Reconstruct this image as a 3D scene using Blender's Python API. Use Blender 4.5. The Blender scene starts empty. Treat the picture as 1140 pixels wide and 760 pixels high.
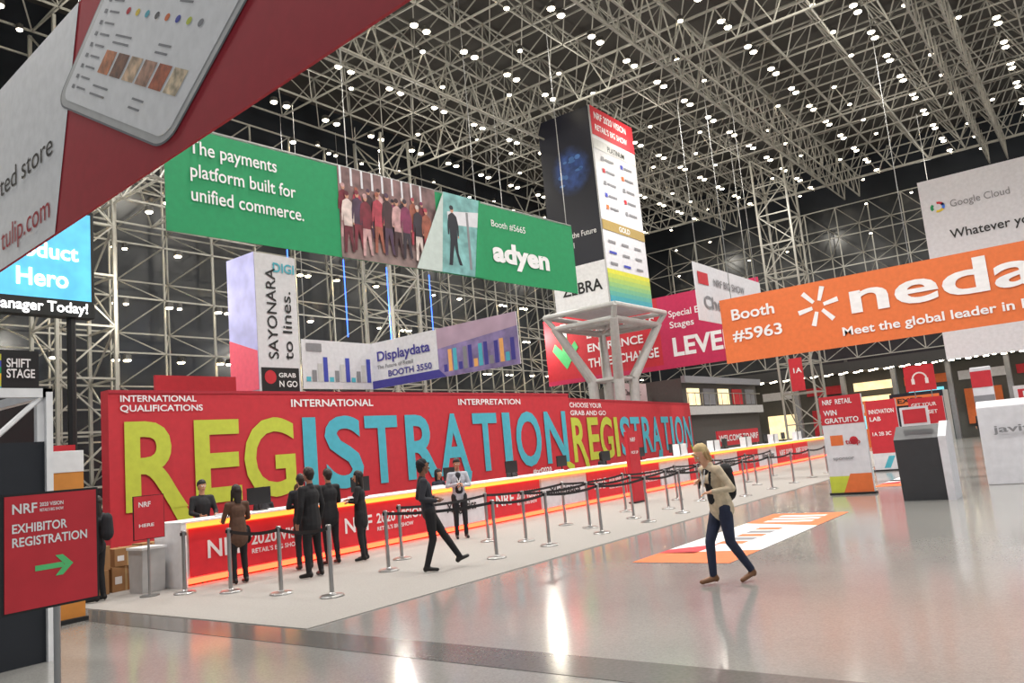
import bpy, bmesh, random
import numpy as np
from math import *
from mathutils import Vector, Matrix
random.seed(7)
C=bpy.context.collection
scn=bpy.context.scene
scn.view_settings.view_transform='Standard'

# ---------------------------------------------------------------- materials
def lin(c):
    return tuple(((x/255)/12.92 if x/255<=.04045 else ((x/255+.055)/1.055)**2.4) for x in c)
_m={}
def mat(name,rgb,rough=.55,metal=0,emit=0,noise=.06,scale=6,ecol=None):
    if name in _m: return _m[name]
    m=bpy.data.materials.new(name);m.use_nodes=True
    nt=m.node_tree;b=nt.nodes['Principled BSDF']
    col=lin(rgb)
    n=nt.nodes.new('ShaderNodeTexNoise');n.inputs['Scale'].default_value=scale
    tc=nt.nodes.new('ShaderNodeTexCoord');nt.links.new(tc.outputs['Object'],n.inputs['Vector'])
    r=nt.nodes.new('ShaderNodeValToRGB')
    r.color_ramp.elements[0].position=.3;r.color_ramp.elements[1].position=.7
    r.color_ramp.elements[0].color=tuple(x*(1-noise) for x in col)+(1,)
    r.color_ramp.elements[1].color=tuple(min(1,x*(1+noise)) for x in col)+(1,)
    nt.links.new(n.outputs['Fac'],r.inputs['Fac']);nt.links.new(r.outputs['Color'],b.inputs['Base Color'])
    b.inputs['Roughness'].default_value=rough;b.inputs['Metallic'].default_value=metal
    if emit:
        b.inputs['Emission Color'].default_value=(lin(ecol) if ecol else col)+(1,)
        b.inputs['Emission Strength'].default_value=emit
    _m[name]=m;return m
RED=mat('banner_red',(192,42,54),.65)
DRED=mat('banner_deep_red',(168,32,48),.65)
MAG=mat('banner_magenta',(188,40,84),.65)
WHITE=mat('print_white',(232,232,234),.6)
OFFW=mat('banner_white',(212,212,218),.6)
GREEN=mat('banner_green',(20,142,88),.65)
ORANGE=mat('banner_orange',(218,112,58),.65)
LIME=mat('print_lime',(190,200,66),.6)
TEAL=mat('print_teal',(74,172,192),.6)
NAVY=mat('print_navy',(18,20,36),.45)
BLACK=mat('matt_black',(22,22,25),.5)
BLUEP=mat('print_blue',(60,70,170),.6)
GREY=mat('print_grey',(130,130,135),.6)
LGREY=mat('light_grey_paint',(190,190,190),.5)
YEL=mat('print_yellow',(225,195,50),.6)
GOLD=mat('print_gold',(165,140,80),.6)
PEACH=mat('print_orange_light',(232,170,100),.6)
STEEL=mat('brushed_steel',(165,165,165),.28,.9)
FRAME=mat('space_frame_paint',(150,148,140),.5)
CARD=mat('cardboard',(160,120,80),.8)

def floor_mat():
    m=bpy.data.materials.new('terrazzo');m.use_nodes=True;nt=m.node_tree;b=nt.nodes['Principled BSDF']
    tc=nt.nodes.new('ShaderNodeTexCoord')
    v=nt.nodes.new('ShaderNodeTexVoronoi');v.inputs['Scale'].default_value=60
    n=nt.nodes.new('ShaderNodeTexNoise');n.inputs['Scale'].default_value=.35;n.inputs['Detail'].default_value=6
    r=nt.nodes.new('ShaderNodeValToRGB');e=r.color_ramp.elements
    e[0].color=(.27,.265,.255,1);e[1].color=(.345,.34,.325,1)
    r2=nt.nodes.new('ShaderNodeValToRGB');r2.color_ramp.elements[0].position=.35;r2.color_ramp.elements[1].position=.7
    r2.color_ramp.elements[0].color=(.88,.88,.88,1);r2.color_ramp.elements[1].color=(1.04,1.04,1.03,1)
    mx=nt.nodes.new('ShaderNodeMixRGB');mx.blend_type='MULTIPLY';mx.inputs[0].default_value=1
    nt.links.new(tc.outputs['Object'],v.inputs['Vector']);nt.links.new(tc.outputs['Object'],n.inputs['Vector'])
    nt.links.new(v.outputs['Color'],r.inputs['Fac']);nt.links.new(n.outputs['Fac'],r2.inputs['Fac'])
    nt.links.new(r.outputs['Color'],mx.inputs[1]);nt.links.new(r2.outputs['Color'],mx.inputs[2])
    nt.links.new(mx.outputs[0],b.inputs['Base Color'])
    mr=nt.nodes.new('ShaderNodeMapRange');mr.inputs[3].default_value=.10;mr.inputs[4].default_value=.18
    nt.links.new(n.outputs['Fac'],mr.inputs[0]);nt.links.new(mr.outputs[0],b.inputs['Roughness'])
    b.inputs['Specular IOR Level'].default_value=.9
    return m
FLOOR=floor_mat()

# ---------------------------------------------------------------- mesh builder
class MB:
    def __init__(s): s.v=[];s.f=[];s.mi=[];s.mats=[]
    def m(s,mt):
        if mt not in s.mats: s.mats.append(mt)
        return s.mats.index(mt)
    def add(s,vs,fs,mt):
        k=len(s.v);s.v+= [tuple(x) for x in vs];i=s.m(mt)
        for f in fs: s.f.append(tuple(a+k for a in f));s.mi.append(i)
    def box(s,x0,y0,z0,x1,y1,z1,mt):
        vs=[(x0,y0,z0),(x1,y0,z0),(x1,y1,z0),(x0,y1,z0),(x0,y0,z1),(x1,y0,z1),(x1,y1,z1),(x0,y1,z1)]
        s.add(vs,[(0,3,2,1),(4,5,6,7),(0,1,5,4),(1,2,6,5),(2,3,7,6),(3,0,4,7)],mt)
    def bar(s,p,q,r,mt,n=4,r2=None):
        p=Vector(p);q=Vector(q);d=(q-p)
        if d.length<1e-6: return
        d.normalize();a=Vector((0,0,1)) if abs(d.z)<.9 else Vector((1,0,0))
        u=d.cross(a).normalized();w=d.cross(u);r2=r if r2 is None else r2
        vs=[];
        for P,R in((p,r),(q,r2)):
            for i in range(n):
                t=2*pi*(i+.5)/n;vs.append(P+u*(R*cos(t))+w*(R*sin(t)))
        fs=[(i,(i+1)%n,n+(i+1)%n,n+i) for i in range(n)]
        if n>4: fs+= [tuple(range(n-1,-1,-1)),tuple(range(n,2*n))]
        s.add(vs,fs,mt)
    def lathe(s,cx,cy,prof,mt,n=20):
        vs=[];fs=[]
        for r,z in prof:
            for i in range(n): vs.append((cx+r*cos(2*pi*i/n),cy+r*sin(2*pi*i/n),z))
        for k in range(len(prof)-1):
            for i in range(n): fs.append((k*n+i,k*n+(i+1)%n,(k+1)*n+(i+1)%n,(k+1)*n+i))
        fs.append(tuple(range(n-1,-1,-1)));fs.append(tuple(range((len(prof)-1)*n,len(prof)*n)))
        s.add(vs,fs,mt)
    def poly(s,pts,y,mt):   # flat print in local xz plane, facing -y
        n=len(pts);s.add([(a,y,b) for a,b in pts],[tuple(range(n))],mt)
    def obj(s,name,parent=None,loc=(0,0,0),rz=0,bevel=0,smooth=False):
        me=bpy.data.meshes.new(name);me.from_pydata(s.v,[],s.f)
        for mt in s.mats: me.materials.append(mt)
        me.polygons.foreach_set('material_index',s.mi)
        if smooth: me.polygons.foreach_set('use_smooth',[True]*len(s.f))
        me.update()
        o=bpy.data.objects.new(name,me);C.objects.link(o);o.location=loc;o.rotation_euler=(0,0,rz)
        if parent: o.parent=parent
        if bevel:
            b=o.modifiers.new('bevel','BEVEL');b.width=bevel;b.segments=2;b.limit_method='ANGLE'
        return o
def empty(name,loc=(0,0,0),rz=0):
    e=bpy.data.objects.new(name,None);C.objects.link(e);e.location=loc;e.rotation_euler=(0,0,rz);e.empty_display_size=.2
    return e
def text(par,name,s,x,z,h,mt,width=None,y=-.03,bold=.02,rot=0,thin=False,align='LEFT'):
    cu=bpy.data.curves.new(name,'FONT');cu.body=s;cu.size=h/.70;cu.offset=0 if thin else bold*cu.size
    cu.materials.append(mt);cu.align_x=align;cu.resolution_u=4;cu.space_line=.85
    o=bpy.data.objects.new(name,cu);C.objects.link(o);o.parent=par
    o.location=(x,y,z);o.rotation_euler=(pi/2,rot,0)
    if width:
        bpy.context.view_layer.update()
        d=max(o.dimensions.x,.01);o.scale=(width/d,1,1)
    return o
def ell(cx,cz,rx,rz_,n=18,a0=0,a1=2*pi):
    return [(cx+rx*cos(a0+(a1-a0)*i/n),cz+rz_*sin(a0+(a1-a0)*i/n)) for i in range(n)]
def rect(x0,z0,x1,z1): return [(x0,z0),(x1,z0),(x1,z1),(x0,z1)]
TOP=17.35
def cables(mb,xs,z0,z1=TOP,y=0,r=.015):
    for x in xs: mb.bar((x,y,z0),(x,y,z1),r,STEEL)

# ---------------------------------------------------------------- camera
def make_cam():
    th=radians(36.7);ph=radians(8.0);r=radians(5.26)
    f=Vector((cos(th)*cos(ph),sin(th)*cos(ph),sin(ph)));R=Vector((sin(th),-cos(th),0));U=R.cross(f)
    X=R*cos(r)-U*sin(r);Y=R*sin(r)+U*cos(r);Z=-f
    cd=bpy.data.cameras.new('camera');o=bpy.data.objects.new('camera',cd);C.objects.link(o)
    M=Matrix((X,Y,Z)).transposed().to_4x4();M.translation=(0,0,1.75);o.matrix_world=M
    cd.sensor_width=36;cd.lens=880/1140*36;cd.clip_end=300;scn.camera=o
make_cam()

# ---------------------------------------------------------------- room shell
mb=MB();mb.box(-14,-16,-.3,64,34,0,FLOOR);mb.obj('floor')
BAND=mat('floor_band_dark',(104,102,100),.16,noise=.12,scale=30)
for i,(x0,x1) in enumerate([(5.3,5.82),(24.3,24.8),(43.3,43.8)]):
    mb=MB();mb.box(x0,-16,-.01,x1,7.5 if i else 34,.004,BAND);mb.obj('trim_%d'%(i+1))
CARPET=mat('carpet_grey',(156,152,148),.9,noise=.1,scale=60)
mb=MB();mb.box(5.85,7.6,0,48,15.9,.012,CARPET);mb.obj('carpet')
ROOF=mat('roof_dark',(52,49,46),.8)
mb=MB();mb.box(-14,-16,22.0,64,34,22.3,ROOF);mb.obj('ceiling')
GLASS=mat('night_glass',(40,43,48),.25,noise=.3,scale=.3)
mb=MB();mb.box(-14,33,0,64,33.3,22,GLASS);mb.obj('wall_back')
mb=MB();mb.box(63,-16,0,63.3,33,22,GLASS);mb.obj('wall_right')

def lattice(mb,o,u,v,w,nu,nv,r1=.055,r2=.035):
    """double-layer space frame: grid o+iu+jv, second layer offset by w + half cell"""
    o=Vector(o);u=Vector(u);v=Vector(v);w=Vector(w)
    P=lambda i,j:o+u*i+v*j
    Q=lambda i,j:o+u*(i+.5)+v*(j+.5)+w
    for i in range(nu+1):
        for j in range(nv+1):
            if i<nu: mb.bar(P(i,j),P(i+1,j),r1,FRAME)
            if j<nv: mb.bar(P(i,j),P(i,j+1),r1,FRAME)
            if i<nu and j<nv:
                q=Q(i,j)
                for a,b in((0,0),(1,0),(0,1),(1,1)): mb.bar(q,P(i+a,j+b),r2,FRAME)
                if i<nu-1: mb.bar(q,Q(i+1,j),r1,FRAME)
                if j<nv-1: mb.bar(q,Q(i,j+1),r1,FRAME)
mb=MB();M_=2.25;lattice(mb,(3,-15,19),(M_,0,0),(0,M_,0),(0,0,1.9),25,20,.048,.032)
def truss(mb,p,q,drop,n,r=.055):
    p=Vector(p);q=Vector(q);d=(q-p)/n;z=Vector((0,0,-drop))
    mb.bar(p+z+d*.5,q+z-d*.5,r,FRAME)
    for i in range(n):
        c=p+z+d*(i+.5);mb.bar(c,p+d*i,.036,FRAME);mb.bar(c,p+d*(i+1),.036,FRAME)
for y in(3,12,21):
    truss(mb,(6,y,19),(59.25,y,19),1.6,36);truss(mb,(6,y+1,19),(59.25,y+1,19),1.6,36)
for x in(18,30,42,54):
    truss(mb,(x,-15,19),(x,30,19),1.6,30)
mb.obj('ceiling_space_frame')
mb=MB();lattice(mb,(-12,30.6,0.3),(M_,0,0),(0,0,M_),(0,1.7,0),32,8,.045,.032);mb.obj('wall_back_space_frame')
mb=MB();lattice(mb,(60.6,-15,6.3),(0,M_,0),(0,0,M_),(1.7,0,0),20,5,.045,.032);mb.obj('wall_right_space_frame')
mb=MB();lattice(mb,(-6,24.9,12.2),(2.5,0,0),(0,2.6,0),(0,0,1.5),11,2,.05,.038);mb.obj('gallery_space_frame')

def lcolumn(name,x0,y0,w,z0,z1,step):
    mb=MB();n=int(round((z1-z0)/step));cs=[(x0,y0),(x0+w,y0),(x0+w,y0+w),(x0,y0+w)]
    for k in range(4):
        a=cs[k];b=cs[(k+1)%4];mb.bar((*a,z0),(*a,z1),.08,FRAME)
        for i in range(n):
            za=z0+(z1-z0)*i/n;zb=z0+(z1-z0)*(i+1)/n
            mb.bar((*a,za),(*b,za),.05,FRAME)
            if (i+k)%2: mb.bar((*a,za),(*b,zb),.04,FRAME)
            else: mb.bar((*b,za),(*a,zb),.04,FRAME)
    return mb.obj(name)
lcolumn('space_frame_column',49,14.2,2,0.0,18.9,1.9)
lcolumn('space_frame_column',12,28.2,2,0.0,18.9,1.9)
lcolumn('space_frame_column',28,28.2,2,0.0,18.9,1.9)

# downlights (visible fittings)
LAMP=mat('downlight_glow',(255,242,214),.5,emit=20,noise=0)
HOUS=mat('downlight_housing',(60,58,55),.5)
mb=MB()
def fitting(x,y,z,r=.15):
    mb.lathe(x,y,[(r*.6,z+.22),(r*1.1,z+.18),(r*1.2,z)],HOUS,8)
    mb.lathe(x,y,[(r,z-.02),(r*.8,z-.06)],LAMP,8)
for y in (-3,1.5,6,10.5,15,19.5,24,28.5):
    for i in range(18):
        x=7+3*i
        if x>28 or y>4 or x>16:
            fitting(x+.35,y,18.7,.16);fitting(x-.35,y,18.7,.16)
        if random.random()<.8: fitting(x+1.5,y+1.3+random.choice([0,1.6]),18.8,.11)
for k in range(330):
    i=random.randrange(0,32);z=.3+M_*random.choice([3,3,4,4,5,5,6,7,7,8])
    fitting(-12+M_*i+random.choice([0,.45]),30.25,z-.35,random.choice([.10,.15]))
for k in range(45):
    fitting(60.2,-12+3*random.randrange(0,14),random.choice([6.3,8.5,10.8,15.3,17.5])-.3,.10)
for i in range(11):
    for y in(24.9,27.5): fitting(-5+2.5*i,y,11.9,.14)
mb.obj('ceiling_downlights')

# ---------------------------------------------------------------- lights
def spot(x,y,z,e,ang=150,col=(1,.97,.92),r=.7):
    l=bpy.data.lights.new('downlamp','SPOT');l.energy=e;l.spot_size=radians(ang);l.spot_blend=.8;l.color=col;l.shadow_soft_size=r
    o=bpy.data.objects.new('downlamp',l);C.objects.link(o);o.location=(x,y,z)
for x in(3,13,23,34,46,56):
    for y in(-5,5.5,14,25): spot(x,y,17.2,2900)
def omni(x,y,z,e,col=(1,.95,.84)):  # added fill light with no fitting, brightens the space frame
    l=bpy.data.lights.new('truss_fill','POINT');l.energy=e;l.color=col;l.shadow_soft_size=.2
    o=bpy.data.objects.new('truss_fill',l);C.objects.link(o);o.location=(x,y,z)
for x in(12,20.5,28,36,46,57):
    for y in(-1.5,7.5,16.5,25.5): omni(x,y,17.0,300)
for x in(2,14,26,38): omni(x,27,8.5,380)  # added fill in front of the back wall frame, no fitting here
w=bpy.data.worlds.new('world');scn.world=w;w.use_nodes=True
w.node_tree.nodes['Background'].inputs[0].default_value=(.90,.95,1,1);w.node_tree.nodes['Background'].inputs[1].default_value=.40

# ---------------------------------------------------------------- registration wall
def reg_wall(name,loc,rz,L,H,txt,x0,x1,zb,zt,heads,split):
    e=empty(name,loc,rz);mb=MB();mb.box(0,0,0,L,.3,H,RED)
    mb.box(0,-.02,H-.07,L,0,H,DRED)
    h=zt-zb
    mb.poly([(x0+1.15,zb-.05),(x0+1.5,zb-.05),(x0+2.0,zb-.9),(x0+1.6,zb-.9)],-.02,LIME)
    mb.poly([(L*.62,zb),(L*.655,zb),(L*.64,zb-.8),(L*.60,zb-.8)],-.02,TEAL)
    mb.poly([(L-.05,zb-.2),(L-.05,zb-.6),(L*.95,zb+.05),(L*.965,zb+.05)],-.02,LIME)
    mb.obj('wall_panel',e)
    wd={'I':.5,'N':1.05,'O':1.1,'G':1.08,'R':1.02,'E':.86,'S':.95,'T':.92,'A':1.05}
    tot=sum(wd[c] for c in txt);x=x0
    for k,c in enumerate(txt):
        cw=(x1-x0)*wd[c]/tot
        text(e,'letter_%d'%k,c,x+cw*.05,zb,h,LIME if k<split else TEAL,width=cw*.88 if c!='I' else cw*.55,bold=.022)
        x+=cw
    for k,(s,a,b,z,hh) in enumerate(heads): text(e,'heading_%d'%k,s,a,z,hh,WHITE,width=b-a)
    return e
reg_wall('registration_wall',(7.76,16,0),0,16.85,3.74,'REGISTRATION',.1,16.5,1.32,3.08,
  [('INTERNATIONAL',.22,1.9,3.5,.13),('QUALIFICATIONS',.22,2.05,3.3,.13),('INTERNATIONAL',4.4,7.1,3.36,.18),('INTERPRETATION',10.6,13.8,3.36,.18),('#nrf2020',14.2,15.3,1.0,.16)],3)
reg_wall('registration_wall',(24.75,16.2,0),atan2(2.6,16.4),16.6,3.6,'REGISTRATION',-.0,16.3,1.25,2.85,
  [('CHOOSE YOUR',.2,3.4,3.25,.18),('GRAB AND GO',.2,3.8,2.95,.18)],4)

# ---------------------------------------------------------------- counter
GLOW=mat('counter_edge_glow',(255,140,52),.4,emit=2.4,noise=0)
GLOWR=mat('counter_base_glow',(255,62,34),.4,emit=9,noise=0)
REDL=mat('counter_backlit_red',(196,36,46),.5,emit=.22)
e=empty('registration_counter',(0,0,.012));mb=MB()
mb.box(7.5,12.98,.1,46,13.5,1.0,LGREY)
mb.box(7.55,13.03,0,46,13.45,.1,BLACK)
mb.box(7.5,12.96,.03,46,13.025,.12,GLOWR)
mb.box(7.4,12.82,1.06,46.1,13.75,1.09,WHITE)
mb.box(7.45,12.84,.97,46.05,13.6,1.06,GLOW)
mb.box(7.4,12.83,0,7.5,13.7,1.06,WHITE)
x=7.62;k=0
w_=[3.1,3.1,1.9,2.4,2.4]+[2.4]*9
for k,wd in enumerate(w_):
    if x+wd>46: break
    isw=(k in(2,4,7,9,11));mb.box(x,12.95,.14,x+wd-.08,12.98,.95,OFFW if isw else REDL)
    if isw: text(e,'logo_text','Xlogistics',x+.35,.48,.22,BLACK,width=wd-.8,y=12.93)
    else:
        text(e,'panel_text','NRF',x+.3,.42,.3,WHITE,width=.75,y=12.93)
        text(e,'panel_text','2020 VISION',x+1.2,.52,.2,WHITE,width=min(1.5,wd-1.4),y=12.93)
        text(e,'panel_text','RETAIL\'S BIG SHOW',x+1.2,.36,.08,WHITE,width=min(1.1,wd-1.5),y=12.93)
    x+=wd
mb.obj('counter_body',e,bevel=.006)
MG=mat('screen_glow',(190,215,235),.3,emit=1.2)
def monitor(x,y,z=1.102,rz=0):
    mb=MB();mb.box(-.12,-.09,0,.12,.09,.015,BLACK);mb.bar((0,.02,.01),(0,.02,.2),.02,BLACK,8)
    mb.box(-.26,-.0,.12,.26,.03,.44,BLACK);mb.box(-.24,.03,.14,.24,.034,.42,MG)
    mb.obj('computer_monitor',loc=(x,y,z),rz=rz)
for x in[9.4,12.0,15.0,17.5,20,22.6,25,27.5,30,32.5,35,37.5,40,42.5]: monitor(x,13.45)
for x in [26.4,29.5,33,36.5,40]:
    mb=MB();mb.box(-.3,0,0,.3,.03,.42,WHITE);mb.box(-.3,.0,0,-.27,.3,.42,WHITE);mb.box(.27,0,0,.3,.3,.42,WHITE)
    mb.obj('counter_privacy_screen',loc=(x+1,12.95,1.102))
for x in(8.3,11.4,14.0,19.2,23.6):
    mb=MB();mb.box(0,0,0,.3,.21,.03,WHITE);mb.box(.03,.02,.03,.31,.2,.05,OFFW);mb.obj('paper_stack',loc=(x,13.0,1.102),rz=.2)

# ---------------------------------------------------------------- stanchions
BELT=mat('queue_belt',(35,33,36),.7)
def stanchion(x,y,to=None):
    z=.012 if (y>7.6 and x>5.85) else 0
    mb=MB();mb.lathe(0,0,[(.17,0),(.17,.015),(.15,.03),(.05,.045),(.032,.06),(.03,.9),(.038,.9),(.038,.97),(.03,.985)],STEEL,20)
    mb.box(-.045,-.02,.905,.045,.02,.955,BLACK)
    o=mb.obj('queue_stanchion',loc=(x,y,z))
    if to:
        dx,dy=to[0]-x,to[1]-y;L=hypot(dx,dy);nx,ny=-dy/L*.002,dx/L*.002;m2=MB();N=8
        for i in range(N):
            a=i/N;b=(i+1)/N;sa=-.05*4*a*(1-a);sb=-.05*4*b*(1-b)
            m2.add([(dx*a+nx,dy*a+ny,.93+sa-.025),(dx*b+nx,dy*b+ny,.93+sb-.025),(dx*b+nx,dy*b+ny,.93+sb+.025),(dx*a+nx,dy*a+ny,.93+sa+.025)],[(0,1,2,3)],BELT)
        m2.obj('belt',o)
st=[(7.40,9.02,None),(9.38,9.96,(10.72,8.73)),(10.72,8.73,(12.15,8.63)),(12.15,8.63,(13.8,8.5)),(13.8,8.5,(15.6,8.4)),(15.6,8.4,(17.3,8.4)),
 (17.3,8.4,(19.2,8.4)),(19.2,8.4,(21.3,8.4)),(21.3,8.4,(23.4,8.4)),(23.4,8.4,(25.4,8.4)),(25.4,8.4,(27.6,8.5)),(27.6,8.5,(29.8,8.6)),(29.8,8.6,(32,8.7)),(32,8.7,None),
 (7.40,10.16,(7.40,9.02)),(7.34,11.35,(7.40,10.16)),(12.76,9.61,(14.76,9.37)),(14.76,9.37,(16.4,9.2)),(16.4,9.2,(18.4,9.3)),(18.4,9.3,(20.3,9.3)),(20.3,9.3,(22.4,9.4)),(22.4,9.4,(25.4,9.6)),(25.4,9.6,None),
 (10.53,10.81,(12.8,10.6)),(12.8,10.6,(15.36,10.4)),(15.36,10.4,(18,10.3)),(18,10.3,(21,10.3)),(21,10.3,(24,10.4)),(24,10.4,(27,10.5)),(27,10.5,(29.8,10.6)),(29.8,10.6,None),(7.1,12.25,None)]
for s in st: stanchion(*s)

# ---------------------------------------------------------------- signs
def arrow_r(mb,cx,cz,w,h,y,m):
    mb.poly([(cx-w/2,cz-h*.13),(cx+w*.25,cz-h*.13),(cx+w*.25,cz+h*.13),(cx-w/2,cz+h*.13)],y,m)
    mb.poly([(cx+w*.02,cz+h/2),(cx+w*.22,cz+h/2),(cx+w/2,cz),(cx+w*.22,cz-h/2),(cx+w*.02,cz-h/2),(cx+w*.27,cz)],y-.0005,m)
ARW=mat('print_arrow_green',(90,195,120),.6)
e=empty('exhibitor_registration_sign',(2.06,5.6,0),radians(4));mb=MB()
mb.lathe(.33,.03,[(.2,0),(.2,.02),(.03,.05),(.021,.06),(.021,1.1)],STEEL,20)
mb.box(-.015,0,1.04,.595,.025,1.78,BLACK);mb.box(0,-.004,1.055,.58,0,1.765,RED)
arrow_r(mb,.30,1.3,.24,.13,-.006,ARW);mb.obj('sign_frame',e)
text(e,'t1','NRF',.04,1.655,.06,WHITE,width=.15,y=-.007);text(e,'t2','2020 VISION',.21,1.688,.024,WHITE,width=.15,y=-.007);text(e,'t3',"RETAIL'S BIG SHOW",.21,1.655,.018,WHITE,width=.15,y=-.007)
text(e,'t4','EXHIBITOR',.04,1.535,.055,WHITE,width=.34,y=-.007);text(e,'t5','REGISTRATION',.04,1.45,.055,WHITE,width=.47,y=-.007)
e=empty('small_queue_sign',(6.55,12.75,0.012));mb=MB();mb.lathe(.25,.02,[(.15,0),(.15,.02),(.02,.03),(.02,1.0)],STEEL,16)
mb.box(0,0,.9,.52,.02,1.6,BLACK);mb.box(.01,-.004,.91,.51,0,1.59,RED);mb.obj('sign_frame',e)
text(e,'t1','NRF',.08,1.42,.08,WHITE,width=.2,y=-.008);text(e,'t2','HERE',.08,1.1,.05,WHITE,width=.25,y=-.008)

def totem(name,loc,rz,w,h,prints,texts,base=BLACK,t=.12,body=OFFW):
    e=empty(name,loc,rz);mb=MB();mb.box(-.04,-.05,0,w+.04,t+.05,.05,base);mb.box(0,0,.05,w,t,h,body)
    for p in prints: mb.poly(p[0],-.006-.003*p[2],p[1])
    mb.obj('totem_body',e,bevel=.004)
    for i,a in enumerate(texts): text(e,'text_%d'%i,a[0],a[1],a[2],a[3],a[4],width=a[5],y=-.02)
    return e
totem('prize_totem',(20.6,5.92,0),-pi/2,1.0,2.42,
 [(rect(0,2.1,1,2.42),RED,0),(rect(0,1.72,1,2.1),RED,0),(rect(0,.05,.5,.45),LIME,0),([(.3,.05),(1,.05),(1,.5),(.5,.5)],ORANGE,1),(rect(.15,1.2,.45,1.45),ORANGE,0),(ell(.7,1.3,.1,.1),RED,0)],
 [('NRF  RETAIL',.08,2.22,.12,WHITE,.7),('WIN',.08,1.95,.13,WHITE,.32),('GRATUITO',.08,1.76,.12,WHITE,.8),('tulip',.5,1.22,.12,DRED,.35),('sponsor',.15,.85,.08,GREY,.5)])
totem('red_info_totem',(29.2,6.85,0),-pi/2,.95,2.4,[(rect(0,.6,.95,2.4),RED,0),(rect(0,.05,.95,.6),OFFW,0),([(.3,.1),(.5,.1),(.7,.5),(.5,.5)],TEAL,1)],
 [('INNOVATION',.06,1.95,.14,WHITE,.8),('LAB',.06,1.7,.14,WHITE,.35),('1A 2B 3C',.06,1.2,.12,WHITE,.6)])
totem('red_queue_totem',(20.3,11.3,.012),0,.6,2.05,[(rect(0,.05,.6,2.05),RED,0)],[('NRF',.08,1.75,.12,WHITE,.3),('PICK UP',.08,1.4,.08,WHITE,.4)],body=RED)
e=totem('headphone_totem',(35,6.6,0),-pi/2,1.25,2.45,[(rect(0,1.4,1.25,2.45),RED,0),(rect(0,.3,1.25,1.35),PEACH,0),(rect(.1,.5,1.1,.9),RED,1)],[('GET YOUR',.1,2.1,.14,WHITE,.9),('HEADSET',.1,1.8,.14,WHITE,.9)])
mb=MB();mb.bar((.3,.06,2.4),(.3,.06,2.75),.02,STEEL,6);mb.bar((.9,.06,2.4),(.9,.06,2.75),.02,STEEL,6)
mb.box(.0,.03,2.72,1.1,.09,3.75,RED)
for i in range(10):
    a=pi*i/10;b=pi*(i+1)/10;r0,r1=.22,.28
    mb.poly([(.55+r0*cos(a),3.2+r0*sin(a)),(.55+r1*cos(a),3.2+r1*sin(a)),(.55+r1*cos(b),3.2+r1*sin(b)),(.55+r0*cos(b),3.2+r0*sin(b))],.02,WHITE)
mb.poly(rect(.24,3.0,.36,3.22),.02,WHITE);mb.poly(rect(.74,3.0,.86,3.22),.02,WHITE);mb.obj('headphone_sign',e)

e=empty('information_kiosk',(18.3,3.85,0),-pi/2);mb=MB()
def prism(mb,prof,x0,x1,m):   # prof in (y,z)
    n=len(prof);vs=[(x0,a,b) for a,b in prof]+[(x1,a,b) for a,b in prof]
    mb.add(vs,[tuple(range(n-1,-1,-1)),tuple(range(n,2*n))]+[(i,(i+1)%n,n+(i+1)%n,n+i) for i in range(n)],m)
prism(mb,[(.12,0),(.75,0),(.75,1.55),(.45,1.55),(0,1.28)],0,.85,mat('kiosk_dark',(52,54,58),.45))
prism(mb,[(.05,0),(.8,0),(.8,1.6),(.4,1.6),(-.03,1.3)],.85,1.0,OFFW)
mb.box(.15,.3,1.55,.7,.34,1.95,OFFW);mb.poly(rect(.2,1.6,.65,1.9),.295,RED);mb.obj('kiosk_body',e)
e=empty('white_info_stand',(21.6,2.65,0),-pi/2);mb=MB()
prism(mb,[(0,0),(.7,0),(.7,1.9),(.25,1.95),(.05,1.8)],0,1.6,OFFW)
mb.box(-.1,.9,0,.35,.98,2.8,OFFW);mb.poly(rect(-.1,2.3,.35,2.7),.89,RED);mb.poly(rect(-.1,1.8,.35,2.1),.89,GREY);mb.obj('stand_body',e,bevel=.02)
text(e,'t','javits',.3,1.2,.16,GREY,width=.9,y=-.05)

def sticker(x0,y0,x1,y1):
    e=empty('floor_sticker',(x0,y0,0));mb=MB();L=x1-x0;W=y1-y0;z=.004
    def q(pts,m,z): mb.add([(a,b,z) for a,b in pts],[tuple(range(len(pts)))],m)
    q([(0,0),(L,0),(L,W),(0,W)],WHITE,z)
    q([(0,0),(L*.2,0),(L*.14,W),(0,W)],ORANGE,z+.001)
    q([(L*.66,0),(L,0),(L,W),(L*.74,W)],ORANGE,z+.001);q([(L*.14,W*.6),(L*.3,W*.6),(L*.2,W),(L*.14,W)],RED,z+.001)
    for k in range(5): q([(L*(.3+.07*k),W*.35),(L*(.35+.07*k),W*.35),(L*(.35+.07*k),W*.65),(L*(.3+.07*k),W*.65)],GREY if k%2 else ORANGE,z+.001)
    for k in range(3): q([(L*(.76+.07*k),W*.2),(L*(.80+.07*k),W*.2),(L*(.80+.07*k),W*.8),(L*(.76+.07*k),W*.8)],WHITE,z+.002)
    mb.obj('sticker_print',e)
sticker(10.5,4.5,16.6,6.0);sticker(22.5,4.3,28.5,5.4)

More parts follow.
